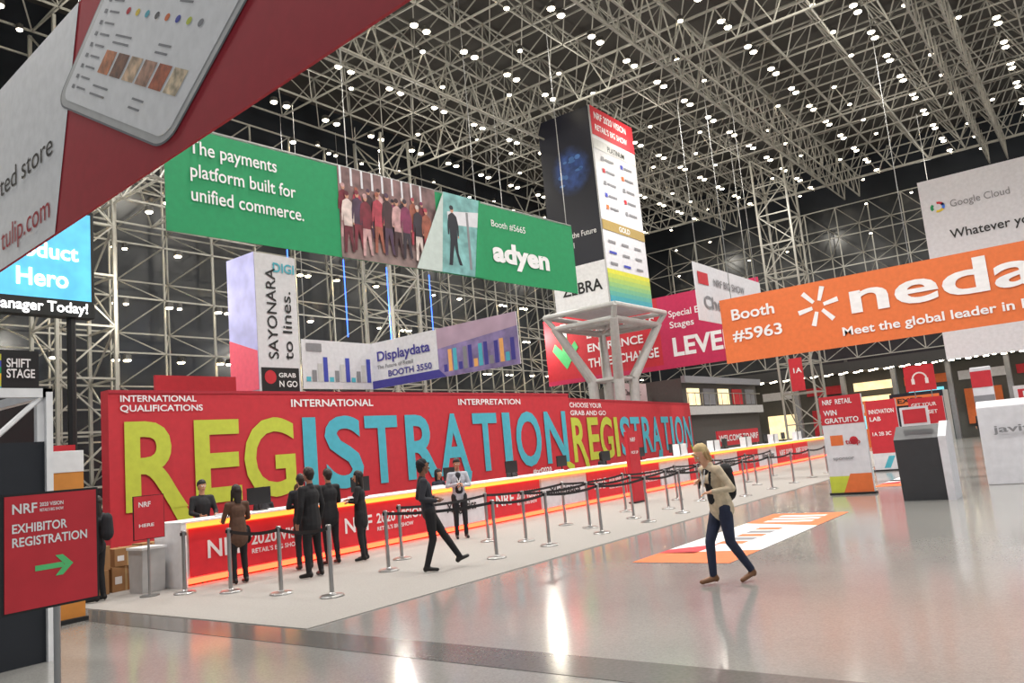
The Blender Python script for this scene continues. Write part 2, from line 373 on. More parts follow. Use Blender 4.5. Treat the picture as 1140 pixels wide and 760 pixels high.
# ---------------------------------------------------------------- hanging banners
e=empty('green_payments_banner',(8.95,15.7,0),atan2(-1.0,15.02));mb=MB();Z0,Z1=7.2,9.72;L=15.05
mb.box(0,0,Z0,L,.03,Z1,GREEN);cables(mb,[.4,5,10,L-.3],Z1)
mb.box(0,-.0,Z1-.04,L,.05,Z1+.03,STEEL)
p0,p1,p2=4.65,7.7,10.1
mb.poly(rect(p0,Z0,p1+.5,Z1),-.01,mat('print_shop_interior',(120,92,92),.6,noise=.5,scale=2.5))
for k in range(9): mb.poly(rect(p0+.05+k*.36,Z1-.5,p0+.12+k*.36,Z1),-.014,OFFW)
mb.poly([(p0,Z0),(p1+.2,Z0),(p1+.2,Z0+.5),(p0,Z0+.6)],-.013,mat('print_street',(135,115,112),.6,noise=.3,scale=3))
cols=[(110,30,46),(170,60,76),(60,34,40),(190,150,150),(120,44,80),(44,34,46),(150,84,66),(96,24,40),(205,188,182),(70,46,70)]
SK=mat('print_skin',(190,140,115),.6)
def fig(mb,x,z,h,m,m2,y,st=1):
    mb.poly(ell(x,z+h*.925,h*.038,h*.055,12),y,SK)
    mb.poly(ell(x-h*.006*st,z+h*.955,h*.044,h*.04,12),y-.0004,m2)
    mb.poly([(x-h*.02,z+h*.87),(x+h*.02,z+h*.87),(x+h*.09,z+h*.82),(x+h*.125,z+h*.66),(x+h*.115,z+h*.5),(x+h*.09,z+h*.5),(x+h*.085,z+h*.62),(x+h*.075,z+h*.42),(x-h*.08,z+h*.40),(x-h*.08,z+h*.62),(x-h*.10,z+h*.5),(x-h*.125,z+h*.5),(x-h*.12,z+h*.66),(x-h*.09,z+h*.82)],y-.001,m)
    mb.poly(ell(x+h*.105,z+h*.48,h*.014,h*.02,8),y-.0012,SK)
    mb.poly([(x-h*.078,z+h*.43),(x+h*.073,z+h*.43),(x+h*.08,z+h*.2),(x+h*.10*st,z+.02*h),(x+h*.055*st,z+.02*h),(x+h*.02,z+h*.24),(x,z+h*.34),(x-h*.03,z+h*.22),(x-h*.05*st,z),(x-h*.10*st,z)],y-.002,m2)
for k in range(17):
    c=mat('print_cloth_%d'%(k%10),cols[k%10],.6,noise=.3,scale=5);c2=mat('print_cloth_%d'%((k*3+3)%10),cols[(k*3+3)%10],.6,noise=.3,scale=5)
    row=0 if k<8 else 1
    fig(mb,p0+.2+(k if k<8 else k-8)*(.40 if k<8 else .355)+random.uniform(-.06,.06),Z0+(.55 if row==0 else .12)+random.uniform(0,.15),(1.45 if row==0 else 1.75)+random.uniform(-.1,.1),c,c2,-.016-.0032*k,1)
TPR=mat('print_teal_pale',(120,172,172),.6,noise=.3,scale=3)
mb.poly([(p1-.5,Z0),(p2,Z0),(p2,Z1),(p1+.8,Z1)],-.078,TPR)
mb.poly([(p1-.5,Z0),(p1+.5,Z0),(p1+.8,Z1)],-.081,mat('print_pale_mint',(190,202,198),.6))
mb.poly([(p1+.9,Z1-.6),(p2,Z1-.4),(p2,Z1-.9),(p1+.9,Z1-1.0)],-.081,OFFW)
mb.poly([(p1+1.7,Z0+.2),(p1+1.8,Z0+.2),(p1+1.8,Z1-.5),(p1+1.7,Z1-.5)],-.082,GREY)
fig(mb,p1+1.1,Z0+.25,1.9,NAVY,NAVY,-.085,1.5)
mb.poly([(p2-.5,Z0),(p2,Z0),(p2,Z1),(p2-.05,Z1)],-.083,GREEN);mb.obj('banner_cloth',e)
for k,s in enumerate(['The payments','platform built for','unified commerce.']): text(e,'slogan_%d'%k,s,.55,Z1-.62-k*.56,.32,WHITE,width=[2.25,2.75,2.95][k],bold=.01)
text(e,'booth_no','Booth #5665',p2+.5,Z1-.72,.22,WHITE,width=1.7,thin=True)
text(e,'brand','adyen',p2+.5,Z0+.68,.62,WHITE,width=2.9,bold=.045)

e=empty('red_software_banner',(4.44,12.22,0),atan2(3.52-12.22,3.82-4.44));mb=MB();Z0,Z1=4.95,7.65
mb.box(-3,0,Z0,10.5,.03,Z1,DRED);cables(mb,[-2,3,9],Z1)
mb.poly([(-3,Z0),(2.14,Z0),(3.0,Z1),(-3,Z1)],-.008,WHITE)
def ph(p,q): return (2.28+.879*p+.88*q,6.61-.477*p+.468*q)
def phr(p0,q0,p1,q1): return [ph(p0,q0),ph(p1,q0),ph(p1,q1),ph(p0,q1)]
def rnd(p0,q0,p1,q1,r,n=6):
    pts=[]
    for cx,cy,a in((p1-r,q0+r,-pi/2),(p1-r,q1-r,0),(p0+r,q1-r,pi/2),(p0+r,q0+r,pi)):
        for i in range(n+1):
            t=a+pi/2*i/n;pts.append((cx+r*cos(t),cy+r*sin(t)))
    return pts
mb.poly([ph(a,b) for a,b in rnd(-.03,-.03,3.26,2.2,.3)],-.011,GREY)
mb.poly([ph(a,b) for a,b in rnd(0,0,3.23,2.17,.28)],-.014,LGREY)
mb.poly([ph(a,b) for a,b in rnd(.1,.1,3.13,2.07,.2)],-.017,WHITE)
hues=[(190,120,80),(120,80,60),(200,170,140),(170,130,110),(170,90,60),(210,190,160)]
for k in range(6):
    mb.poly(phr(.8+.36*k,.62,1.1+.36*k,.95),-.02,mat('print_thumb_%d'%k,hues[k],.6,noise=.5,scale=9))
for k in range(8): mb.poly([ph(.9+.25*k+.05*cos(t*pi/5),1.5+.05*sin(t*pi/5)) for t in range(10)],-.02,[RED,YEL,TEAL,NAVY,ORANGE,BLUEP,LIME,GREY][k])
for k in range(9):
    mb.poly(phr(.25,.3+.16*k,.33,.36+.16*k),-.02,GREY);mb.poly(phr(.4,.32+.16*k,.68,.35+.16*k),-.02,GREY)
for q in(.3,.42,1.05,1.15,1.7): mb.poly(phr(.85,q,1.3,q+.03),-.02,GREY);mb.poly(phr(2.0,q,2.3,q+.03),-.02,GREY)
mb.obj('banner_cloth',e)
text(e,'slogan','connected store',-1.5,6.0,.30,BLACK,width=3.6,y=-.02,thin=True)
text(e,'website','tulip.com',.15,5.2,.32,DRED,width=1.85,y=-.02,thin=True)
text(e,'corner','NRF Booth',6.9,6.9,.5,WHITE,width=2.6,y=-.02)

e=empty('orange_booth_banner',(30,11.9,0),-pi/2);mb=MB();Z0,Z1=4.45,7.0;L=15
mb.box(0,0,Z0,L,.03,Z1,ORANGE);cables(mb,[.5,7,13.5],Z1)
for k in range(6):
    a=2*pi*k/6+.2;cx,cz=3.75,6.08
    mb.poly([(cx+.22*cos(a-.3),cz+.22*sin(a-.3)),(cx+.75*cos(a-.12),cz+.75*sin(a-.12)),(cx+.75*cos(a+.12),cz+.75*sin(a+.12)),(cx+.22*cos(a+.3),cz+.22*sin(a+.3))],-.02,WHITE)
mb.obj('banner_cloth',e)
text(e,'booth','Booth',.4,6.12,.42,WHITE,width=1.7);text(e,'number','#5963',.4,5.3,.42,WHITE,width=1.95)
text(e,'brand','nedap',4.75,5.62,1.15,WHITE,width=7.3,bold=.018)
text(e,'slogan','Meet the global leader in RFID',4.45,4.85,.3,WHITE,width=6.6)

e=empty('white_cloud_banner',(45,6.4,0),-pi/2);mb=MB();mb.box(0,0,4.4,13,.04,13.7,OFFW);cables(mb,[.5,6,12],13.7,TOP,0,.02)
for k,(m,a) in enumerate([(RED,.3),(YEL,-1.9),(mat('print_blue2',(60,120,230),.6),-.6),(GREEN,2.4)]):
    for i in range(3):
        t0=a+i*.45;t1=a+(i+1)*.45;cx,cz=.75,12.2
        mb.poly([(cx+.2*cos(t0),cz+.16*sin(t0)),(cx+.34*cos(t0),cz+.28*sin(t0)),(cx+.34*cos(t1),cz+.28*sin(t1)),(cx+.2*cos(t1),cz+.16*sin(t1))],-.02,m)
mb.obj('banner_cloth',e)
text(e,'brand','Google Cloud',1.3,12.05,.36,GREY,width=2.6,thin=True);text(e,'slogan','Whatever your',1.1,10.45,.45,BLACK,width=4.0,bold=.01)
e=empty('white_hanging_banner',(28.8,12.3,0));mb=MB();mb.box(0,0,6.2,7.4,.03,8.55,OFFW);mb.poly(rect(.3,7.7,1.3,8.2),-.02,RED);cables(mb,[.5,6.9],8.55)
mb.obj('banner_cloth',e);text(e,'t1','NRF BIG SHOW',1.8,7.75,.3,GREY,width=3.4);text(e,'t2','Chemstations',.6,6.75,.5,GREY,width=6)
e=empty('red_level_banner',(39,26.6,0),-pi/2);mb=MB();Z0,Z1=5.45,9.4;mb.box(0,0,Z0,13.3,.05,Z1,RED)
mb.poly(rect(7.6,Z0,13.3,Z1),-.015,MAG);mb.poly(rect(0,Z0,13.3,Z0+.25),-.02,MAG)
mb.poly([(1.2,9.0),(1.6,9.0),(1.6,7.4),(2.1,7.9),(2.3,7.5),(1.4,6.3),(.5,7.5),(.7,7.9),(1.2,7.4)],-.025,ARW)
mb.poly([(1.2,9.0),(1.6,9.0),(1.6,8.2),(1.2,8.2)],-.03,WHITE);cables(mb,[.5,6,12.8],Z1,TOP,0,.02);mb.obj('banner_cloth',e)
text(e,'t1','EVENT IDEAS',2.9,7.9,.5,WHITE,width=4.4);text(e,'t2','ENTRANCE',2.9,7.1,.45,WHITE,width=3.6);text(e,'t3','THE EXCHANGE',2.9,6.2,.5,WHITE,width=4.5)
text(e,'t4','Special Events',8.2,8.2,.35,WHITE,width=2.8,bold=.01);text(e,'t5','Stages',8.2,7.6,.35,WHITE,width=1.4,bold=.01);text(e,'t6','LEVEL 1',8.2,6.1,.95,WHITE,width=4.3,bold=.03)
e=empty('corner_display_banner',(24.3,26,0));mb=MB();Z0,Z1=5.1,7.15
mb.box(-3.8,0,Z0,0,.04,Z1,OFFW);mb.box(0,-8.2,Z0,.04,0.04,Z1,OFFW)
NV=mat('print_indigo',(60,55,140),.6);DSK=mat('print_dusk',(130,115,160),.6,noise=.35,scale=2)
for k in range(12): mb.poly(rect(-3.65+.3*k,Z0+.3,-3.42+.3*k,Z0+.5+.28*((k*5)%4)),-.02,[TEAL,GREY,LGREY,BLUEP][k%4])
mb.poly(rect(-3.6,Z1-.5,-2.8,Z1-.15),-.02,GREY)
cables(mb,[-3.6,-.1],Z1);mb.bar((0.02,-8,Z1),(0.02,-8,TOP),.015,STEEL);mb.obj('banner_cloth',e)
f=empty('display_face',(-.0,0,0),-pi/2);f.parent=e;mb=MB()
mb.poly([(4.0,Z0),(8.2,Z0),(8.2,Z1),(4.0,Z1)],-.015,DSK);mb.poly([(0,Z0),(4.4,Z0),(4.0,Z0+.35),(0,Z0+.35)],-.018,NV)
mb.poly([(4.0,Z0+1.2),(8.2,Z0+1.5),(8.2,Z1),(4.0,Z1)],-.017,mat('print_dusk_sky',(175,150,170),.6,noise=.15,scale=1))
for k in range(14): mb.poly(rect(4.3+.27*k,Z0+.2,4.5+.27*k,Z0+.5+.7*abs(sin(k*2.1))),-.02,[NV,PEACH,TEAL,NV,GREY][k%5])
mb.obj('display_print',f)
text(f,'t1','Displaydata',.35,6.3,.42,NV,width=3.2);text(f,'t2','The Future of Retail',.35,5.95,.16,GREY,width=2.2);text(f,'t3','BOOTH 3550',1.0,5.55,.26,NV,width=2.6)
BL=mat('blue_neon',(60,110,255),.4,emit=3.5,noise=0)
for x in(20.8,23.9,26.6,29.6):
    mb=MB();mb.bar((0,0,7.6),(0,0,11.2),.025,BL,8);mb.bar((0,0,11.2),(0,0,TOP),.01,STEEL);mb.obj('blue_light_tube',loc=(x,27,0))
e=empty('advertising_column',(17,24,0));mb=MB();mb.box(0,0,0,1.8,.85,9.85,OFFW);mb.box(0,.85,0,1.8,1.7,9.85,OFFW);mb.poly(rect(.08,4.6,1.72,5.6),-.02,BLACK)
mb.add([(-.02,1.7,4.8),(-.02,0,4.8),(-.02,0,9.85),(-.02,1.7,9.85)],[(0,1,2,3)],mat('print_lilac',(170,170,215),.6,noise=.2,scale=1.5,emit=.2))
mb.add([(-.03,1.7,4.8),(-.03,0,4.8),(-.03,0,6.2),(-.03,1.7,6.8)],[(0,1,2,3)],mat('print_pinkred',(215,90,110),.6,emit=.2))
mb.poly(ell(.45,5.25,.25,.25),-.03,RED);mb.obj('column_body',e)
text(e,'t1','SAYONARA',.85,5.9,.42,BLACK,width=3.4,rot=-pi/2,y=-.03,bold=0.005);text(e,'t2','to lines.',1.5,5.9,.42,BLACK,width=2.6,rot=-pi/2,y=-.03,bold=0.005)
text(e,'t3','DIGI',.75,9.2,.35,TEAL,width=.95,y=-.03);text(e,'t4','GRAB',.8,5.25,.16,WHITE,width=.75,y=-.03);text(e,'t5','N GO',.8,4.9,.22,WHITE,width=.8,y=-.03)
e=empty('led_screen',(5.5,24,0));mb=MB();mb.box(0,0,6.9,5.8,.4,10.2,BLACK)
mb.poly(rect(.1,7.4,5.7,10.1),-.01,mat('led_blue',(90,185,225),.4,emit=.75,noise=.25,scale=1.5))
for x in(.6,5.2): mb.bar((x,.2,0),(x,.2,6.9),.12,BLACK,8)
mb.obj('screen_body',e);LW=mat('led_white',(255,255,255),.4,emit=2)
text(e,'t1','Product',3.2,8.6,.45,LW,width=2.1);text(e,'t2','Hero',3.6,7.75,.5,LW,width=1.4);text(e,'t3','Ask Your Manager Today!',1.2,7.02,.3,LW,width=4.4)
e=empty('stage_poster',(6.2,20,0));mb=MB();mb.box(0,0,0,1.9,.15,5.15,BLACK)
for k in range(6): mb.poly(rect(.05,4.15+.15*k,1.1,4.3+.15*k),-.01,[TEAL,LIME,YEL,GREEN,BLUEP,LIME][k])
mb.obj('poster_panel',e);text(e,'t','SHIFT\nSTAGE',1.2,4.75,.2,WHITE,width=.6)
def redsign(name,loc,w,z0,z1,s,legs=True):
    e=empty(name,loc);mb=MB();mb.box(0,0,z0,w,.08,z1,RED)
    for x in(.1,w-.1): mb.bar((x,.1,0),(x,.1,z1),.035,STEEL,6)
    mb.obj('sign_board',e);text(e,'t',s,.15,z0+(z1-z0)*.3,(z1-z0)*.4,WHITE,width=w-.3,y=-.02)
redsign('innovation_sign',(6.0,17.3,0),1.7,2.25,2.75,'INNOVATION')
redsign('innovation_sign',(10.4,19,0),2.3,3.0,4.5,'INNOVATION')
redsign('welcome_sign',(40,16.9,0),6,1.1,1.9,'WELCOME TO NRF')
e=empty('checkout_sign',(38.2,22,0));mb=MB();mb.box(0,0,0,4.2,.2,5.1,LGREY);mb.poly(rect(0,3.6,4.2,5.1),-.01,mat('print_blush',(205,185,188),.6));mb.obj('sign_board',e)
text(e,'t','Fast Checkout',.4,4.4,.35,BLACK,width=3,y=-.03,bold=.01)
e=empty('column_sign',(48.85,15.5,0),-pi/2);mb=MB();mb.box(0,0,3.9,.8,.06,5.9,RED);mb.box(.2,.06,4.2,.6,.2,5.6,STEEL);mb.obj('sign_board',e);text(e,'t','1A',.15,5.0,.3,WHITE,width=.5)

# ---------------------------------------------------------------- advertising tower on tree column
e=empty('advertising_tower',(32.5,18.2,0));W,D,Z0,Z1=4.3,3.1,8.3,18.3
mb=MB();mb.box(0,0,Z0,W,D,Z1,OFFW)
mb.poly(rect(0,Z1-1.5,W,Z1),-.02,RED);mb.poly(rect(0,Z0+3.7,W,Z0+4.2),-.02,GOLD);mb.poly(rect(0,Z1-2.2,W,Z1-1.7),-.02,LGREY)
for k in range(8): mb.poly([(0,Z0+.22*k),(W,Z0+.22*k),(W,Z0+.22*(k+1)),(0,Z0+.22*(k+1))],-.02,mat('print_grad_%d'%k,(40+24*k,150+8*k,190-18*k),.6))
for j in range(5):
    for i in range(2):
        z=Z0+4.8+j*.62;mb.poly(rect(.6+i*1.9,z,.85+i*1.9,z+.22),-.03,[ORANGE,BLUEP,GREY,RED,GREY][(j+i*2)%5]);mb.poly(rect(.95+i*1.9,z+.06,1.8+i*1.9,z+.17),-.03,GREY)
for j in range(3):
    for i in range(3): z=Z0+2.0+j*.55;mb.poly(rect(.4+i*1.3,z,1.1+i*1.3,z+.12),-.03,[GREY,BLUEP,GREY,GREY][(i+j)%4])
mb.obj('tower_box',e)
text(e,'t1','NRF 2020 VISION',.3,Z1-.6,.35,WHITE,width=3.2);text(e,'t2',"RETAIL'S BIG SHOW",.3,Z1-1.2,.3,WHITE,width=3.2);text(e,'t3','PLATINUM',1.3,Z1-2.1,.28,BLACK,width=1.7);text(e,'t4','GOLD',1.6,Z0+3.82,.26,WHITE,width=1.1)
f=empty('tower_side',(0,D,0),-pi/2);f.parent=e;mb=MB();mb.poly(rect(0,Z0+2.2,D,Z1),-.02,NAVY);mb.poly(rect(0,Z0,D,Z0+2.2),-.02,WHITE)
mb.poly(rect(D-.06,Z0,D,Z1),-.03,LGREY)
for k in range(6): mb.poly(ell(1.7,15.3,1.2-.09*k,1.3-.09*k,30),-.03-.003*k,mat('print_globe_%d'%k,(20+4*k,26+8*k,48+15*k),.5,noise=.5,scale=2.5))
for k in range(9):
    t=.7*k;mb.poly(ell(1.7+.6*cos(t),15.3+.65*sin(t*1.7),.12+.05*(k%3),.07+.05*(k%2),10),-.055,mat('print_globe_land',(70,110,170),.5))
mb.obj('side_print',f)
text(f,'t1','Explore the Future',.25,Z0+3.6,.28,WHITE,width=2.5,y=-.04,bold=.01);text(f,'t2','of Retail',.25,Z0+3.1,.28,WHITE,width=1.2,y=-.04,bold=.01);text(f,'t3','ZEBRA',.5,Z0+.8,.55,BLACK,width=2.3,y=-.04)
PAINT=mat('column_white_paint',(180,180,178),.45);mb=MB();cx,cy=W/2,D/2
for z,o in((8.2,.45),(7.6,.15)):
    a=[(-o,-o),(W+o,-o),(W+o,D+o),(-o,D+o)]
    for k in range(4): mb.bar((*a[k],z),(*a[(k+1)%4],z),.13,PAINT,8)
for sx,sy in((-1,-1),(1,-1),(1,1),(-1,1)):
    top=(cx+sx*(W/2+.15),cy+sy*(D/2+.15),7.65);mid=(cx+sx*.75,cy+sy*.75,4.9);bot=(cx+sx*.7,cy+sy*.7,0)
    mb.bar(top,mid,.2,PAINT,12,.26);mb.bar(mid,bot,.26,PAINT,12)
    mb.bar((cx+sx*(W/2+.45),cy+sy*(D/2+.45),8.2),top,.14,PAINT,8)
    mb.bar((cx+sx*1.0,cy+sy*1.0,18.3),(cx+sx*1.3,cy+sy*1.3,19.3),.08,FRAME)
for z in(3.0,4.9,7.6):
    s=.75 if z<6 else 1.3
    a=[(cx-s,cy-s),(cx+s,cy-s),(cx+s,cy+s),(cx-s,cy+s)]
    for k in range(4): mb.bar((*a[k],z),(*a[(k+1)%4],z),.1,PAINT,8)
for sx in(-1,1): mb.bar((cx-1.5*sx,cy-1.2,7.6),(cx+1.5*sx,cy+1.2,7.6),.1,PAINT,8)
mb.obj('tree_column',e,smooth=False)

# ---------------------------------------------------------------- left booth, orange panel, boxes
e=empty('black_booth',(0,0,0));mb=MB()
mb.box(1.2,9.5,0,3.92,11.2,2.35,mat('booth_black',(26,30,38),.5))
for x in(1.25,3.87):
    for y in(9.55,11.15): mb.box(x-.04,y-.04,2.35,x+.04,y+.04,2.9,WHITE)
mb.box(1.15,9.46,2.84,3.97,9.56,2.94,WHITE);mb.box(1.15,11.1,2.84,3.97,11.24,2.94,WHITE);mb.box(1.15,9.46,2.84,1.25,11.24,2.94,WHITE);mb.box(3.87,9.46,2.84,3.97,11.24,2.94,WHITE)
mb.bar((3.4,9.5,2.4),(3.87,9.5,2.85),.03,WHITE,6);mb.box(3.90,9.45,0,3.97,9.52,2.9,WHITE);mb.obj('booth_shell',e)
for k in range(3): text(e,'t%d'%k,['Lorem retail','Save time','now'][k],3.35,1.55-.1*k,.03,WHITE,width=.3,y=9.48)
e=empty('orange_panel',(4.3,11.8,0));mb=MB();mb.box(0,0,0,1.06,.5,2.35,mat('panel_amber',(215,140,60),.5));mb.box(0,-.01,2.05,1.06,0,2.35,WHITE);mb.box(-.02,-.05,0,1.08,.55,.06,BLACK);mb.obj('panel_body',e,bevel=.01)
def cbox(x,y,z,w,d,h,rz=0):
    mb=MB();mb.box(0,0,0,w,d,h,CARD);mb.box(w*.46,-.003,0,w*.54,d+.003,h+.003,mat('packing_tape',(190,165,120),.3));mb.box(w*.1,-.004,h*.3,w*.35,0,h*.6,WHITE)
    mb.obj('cardboard_box',loc=(x,y,z),rz=rz,bevel=.004)
for a in[(6.2,14.0,.012,.55,.45,.4,0),(6.85,14.1,.012,.5,.45,.42,.05),(6.3,14.05,.412,.5,.4,.4,0),(6.9,14.1,.432,.45,.4,.3,-.1),(6.35,14.1,.812,.4,.35,.2,.1),(7.45,14.3,.012,.45,.4,.38,0),(7.5,14.3,.392,.4,.38,.35,0)]: cbox(*a)
mb=MB();prism(mb,[(0,0),(.4,0),(.44,.7),(-.04,.7)],0,.4,LGREY);mb.box(-.02,-.06,.7,.42,.46,.74,WHITE);mb.obj('waste_bin',loc=(6.9,13.2,.012))

# ---------------------------------------------------------------- far shops under right wall
e=empty('shop_front_row',(58,0,0));mb=MB()
mb.box(0,-14,5.2,4.5,30,5.9,mat('soffit_grey',(46,45,44),.6));mb.box(3.5,-14,0,3.7,30,5.2,mat('shop_backwall',(80,78,74),.6))
WIN=mat('shop_lit',(240,212,165),.5,emit=1.3,noise=.6,scale=1.2);WIN2=mat('shop_lit_blue',(110,200,215),.5,emit=1.2,noise=.4,scale=1)
y=-12;k=0
seq=[WIN,RED,WIN2,OFFW,WIN,ORANGE,WIN2,WIN,RED,WIN,OFFW,WIN2]
while y<28:
    mb.box(1.8,y,0,2.2,y+.3,5.2,GREY)
    mb.box(3.3,y+.8,.9,3.45,y+3,2.6+random.random(),seq[k%12])
    mb.box(3.2,y+.6,0,3.4,y+1.2,1.4,seq[(k+5)%12])
    mb.box(3.3,y+.4,3.9,3.45,y+3.2,4.5,[RED,OFFW,ORANGE,WIN][k%4])
    y+=3.4;k+=1
for y in range(-12,28,1): mb.box(1,y,5.14,1.25,y+.3,5.2,LAMP);mb.box(.1,y+.5,5.14,.3,y+.7,5.2,LAMP)
mb.obj('shops',e)
def booth(x,y,w,d,h,m,m2):
    e=empty('exhibition_booth',(x,y,0),-pi/2);mb=MB();mb.box(0,0,0,w,.1,h,m);mb.box(0,.1,0,.1,d,h,LGREY);mb.box(w-.1,.1,0,w,d,h,LGREY)
    mb.box(.0,-.9,0,w*.55,-.4,1.05,OFFW);mb.box(-.05,-.95,1.05,w*.55+.05,-.35,1.1,BLACK)
    mb.poly(rect(.2,h-.75,w-.2,h-.2),-.01,m2);mb.poly(rect(w*.6,1.2,w-.2,h-.95),-.01,WIN2 if m is not RED else WIN);mb.obj('booth_body',e)
    text(e,'t','EXPO',.4,h-.6,.28,WHITE if m2 is RED else BLACK,width=w*.5)
booth(52,4.4,2.8,2,2.9,OFFW,RED);booth(53,0.8,2.8,2,3.2,RED,OFFW);booth(54,11.2,3,2,3.2,NAVY,ORANGE);booth(55,15.8,3,2,3.0,ORANGE,OFFW)
e=empty('mezzanine_block',(43,20,0));mb=MB();mb.box(0,0,0,12,6,5.2,mat('mezz_grey',(78,76,74),.6))
mb.box(-.2,-.3,3.0,12.2,0,3.5,LGREY);mb.box(-.2,-.35,4.9,12.2,-.1,5.3,GREY)
for k in range(5): mb.box(.6+2.3*k,-.05,3.6,2.3+2.3*k,0,4.6,[WIN,GREY,WIN,RED,GREY][k])
for k in range(12): mb.bar((.2+k,-.25,3.5),(.2+k,-.25,4.3),.02,STEEL)
mb.bar((0,-.25,4.3),(12,-.25,4.3),.03,STEEL,6);mb.obj('block',e)

# ================================================================ PEOPLE
def capsule(bm,p0,p1,r0,r1,su,sv,fw,n=12):
    p0=Vector(p0);p1=Vector(p1);d=p1-p0;L=d.length
    w=d.normalized() if L>1e-6 else Vector((0,0,1))
    fw=Vector(fw);u=fw.cross(w)
    if u.length<1e-3: u=Vector((1,0,0)).cross(w)
    if u.length<1e-3: u=Vector((0,1,0)).cross(w)
    u.normalize();v=w.cross(u)
    st=[(-r0*sin(a),r0*cos(a)) for a in(1.25,.8,.4,0)]+[(L+r1*sin(a),r1*cos(a)) for a in(0,.4,.8,1.25)]
    rings=[]
    for t,r in st: rings.append([bm.verts.new(p0+w*t+u*(r*su*cos(2*pi*i/n))+v*(r*sv*sin(2*pi*i/n))) for i in range(n)])
    for k in range(len(rings)-1):
        for i in range(n): bm.faces.new((rings[k][i],rings[k][(i+1)%n],rings[k+1][(i+1)%n],rings[k+1][i]))
    a=bm.verts.new(p0-w*r0);b=bm.verts.new(p1+w*r1)
    for i in range(n):
        bm.faces.new((rings[0][(i+1)%n],rings[0][i],a));bm.faces.new((rings[-1][i],rings[-1][(i+1)%n],b))
    return (np.array(p0),np.array(w),L,r0,r1,np.array(u),np.array(v),su,sv)
def blob(prims,mats,voxel,smooth=3):
    """prims: (p0,p1,r0,r1,su,sv,fwd,matindex) -> single continuous remeshed surface with per-part material"""
    bm=bmesh.new();info=[]
    for p in prims: info.append((capsule(bm,*p[:7]),p[7]))
    me=bpy.data.meshes.new('tmp');bm.to_mesh(me);bm.free()
    o=bpy.data.objects.new('tmp',me);C.objects.link(o)
    m=o.modifiers.new('r','REMESH');m.mode='VOXEL';m.voxel_size=voxel
    s=o.modifiers.new('s','SMOOTH');s.factor=.5;s.iterations=smooth
    dg=bpy.context.evaluated_depsgraph_get();dg.update()
    out=bpy.data.meshes.new_from_object(o.evaluated_get(dg))
    bpy.data.objects.remove(o);bpy.data.meshes.remove(me)
    n=len(out.polygons);c=np.empty(n*3);out.polygons.foreach_get('center',c);c=c.reshape(-1,3)
    best=np.full(n,1e9);idx=np.zeros(n,dtype=np.int32)
    for (p0,w,L,r0,r1,u,v,su,sv),mi in info:
        q=c-p0;t=q@w;tc=np.clip(t,0,L);r=r0+(r1-r0)*(tc/L if L>1e-6 else 0)
        d=np.sqrt(((q@u)/su)**2+((q@v)/sv)**2+(t-tc)**2)-r
        k=d<best;best[k]=d[k];idx[k]=mi
    out.materials.clear()
    for x in mats: out.materials.append(x)
    out.polygons.foreach_set('material_index',idx);out.polygons.foreach_set('use_smooth',[True]*n)
    return out
F=(0,1,0)
BASE=dict(pel=(0,0,.95),wai=(0,0,1.10),che=(0,0,1.30),nb=(0,-.01,1.44),hd=(0,.02,1.63),
 shL=(-.175,0,1.41),elL=(-.23,-.03,1.13),wrL=(-.235,.05,.89),shR=(.175,0,1.41),elR=(.23,-.03,1.13),wrR=(.235,.05,.89),
 hiL=(-.088,0,.92),knL=(-.10,.01,.50),anL=(-.105,-.03,.09),toL=(-.12,.12,.035),hiR=(.088,0,.92),knR=(.10,.01,.50),anR=(.105,-.03,.09),toR=(.12,.12,.035))
def pm(kind,rgb,rough=.8): return mat('cloth_%s_%d_%d_%d'%(kind,*rgb),rgb,rough,noise=.15,scale=14)
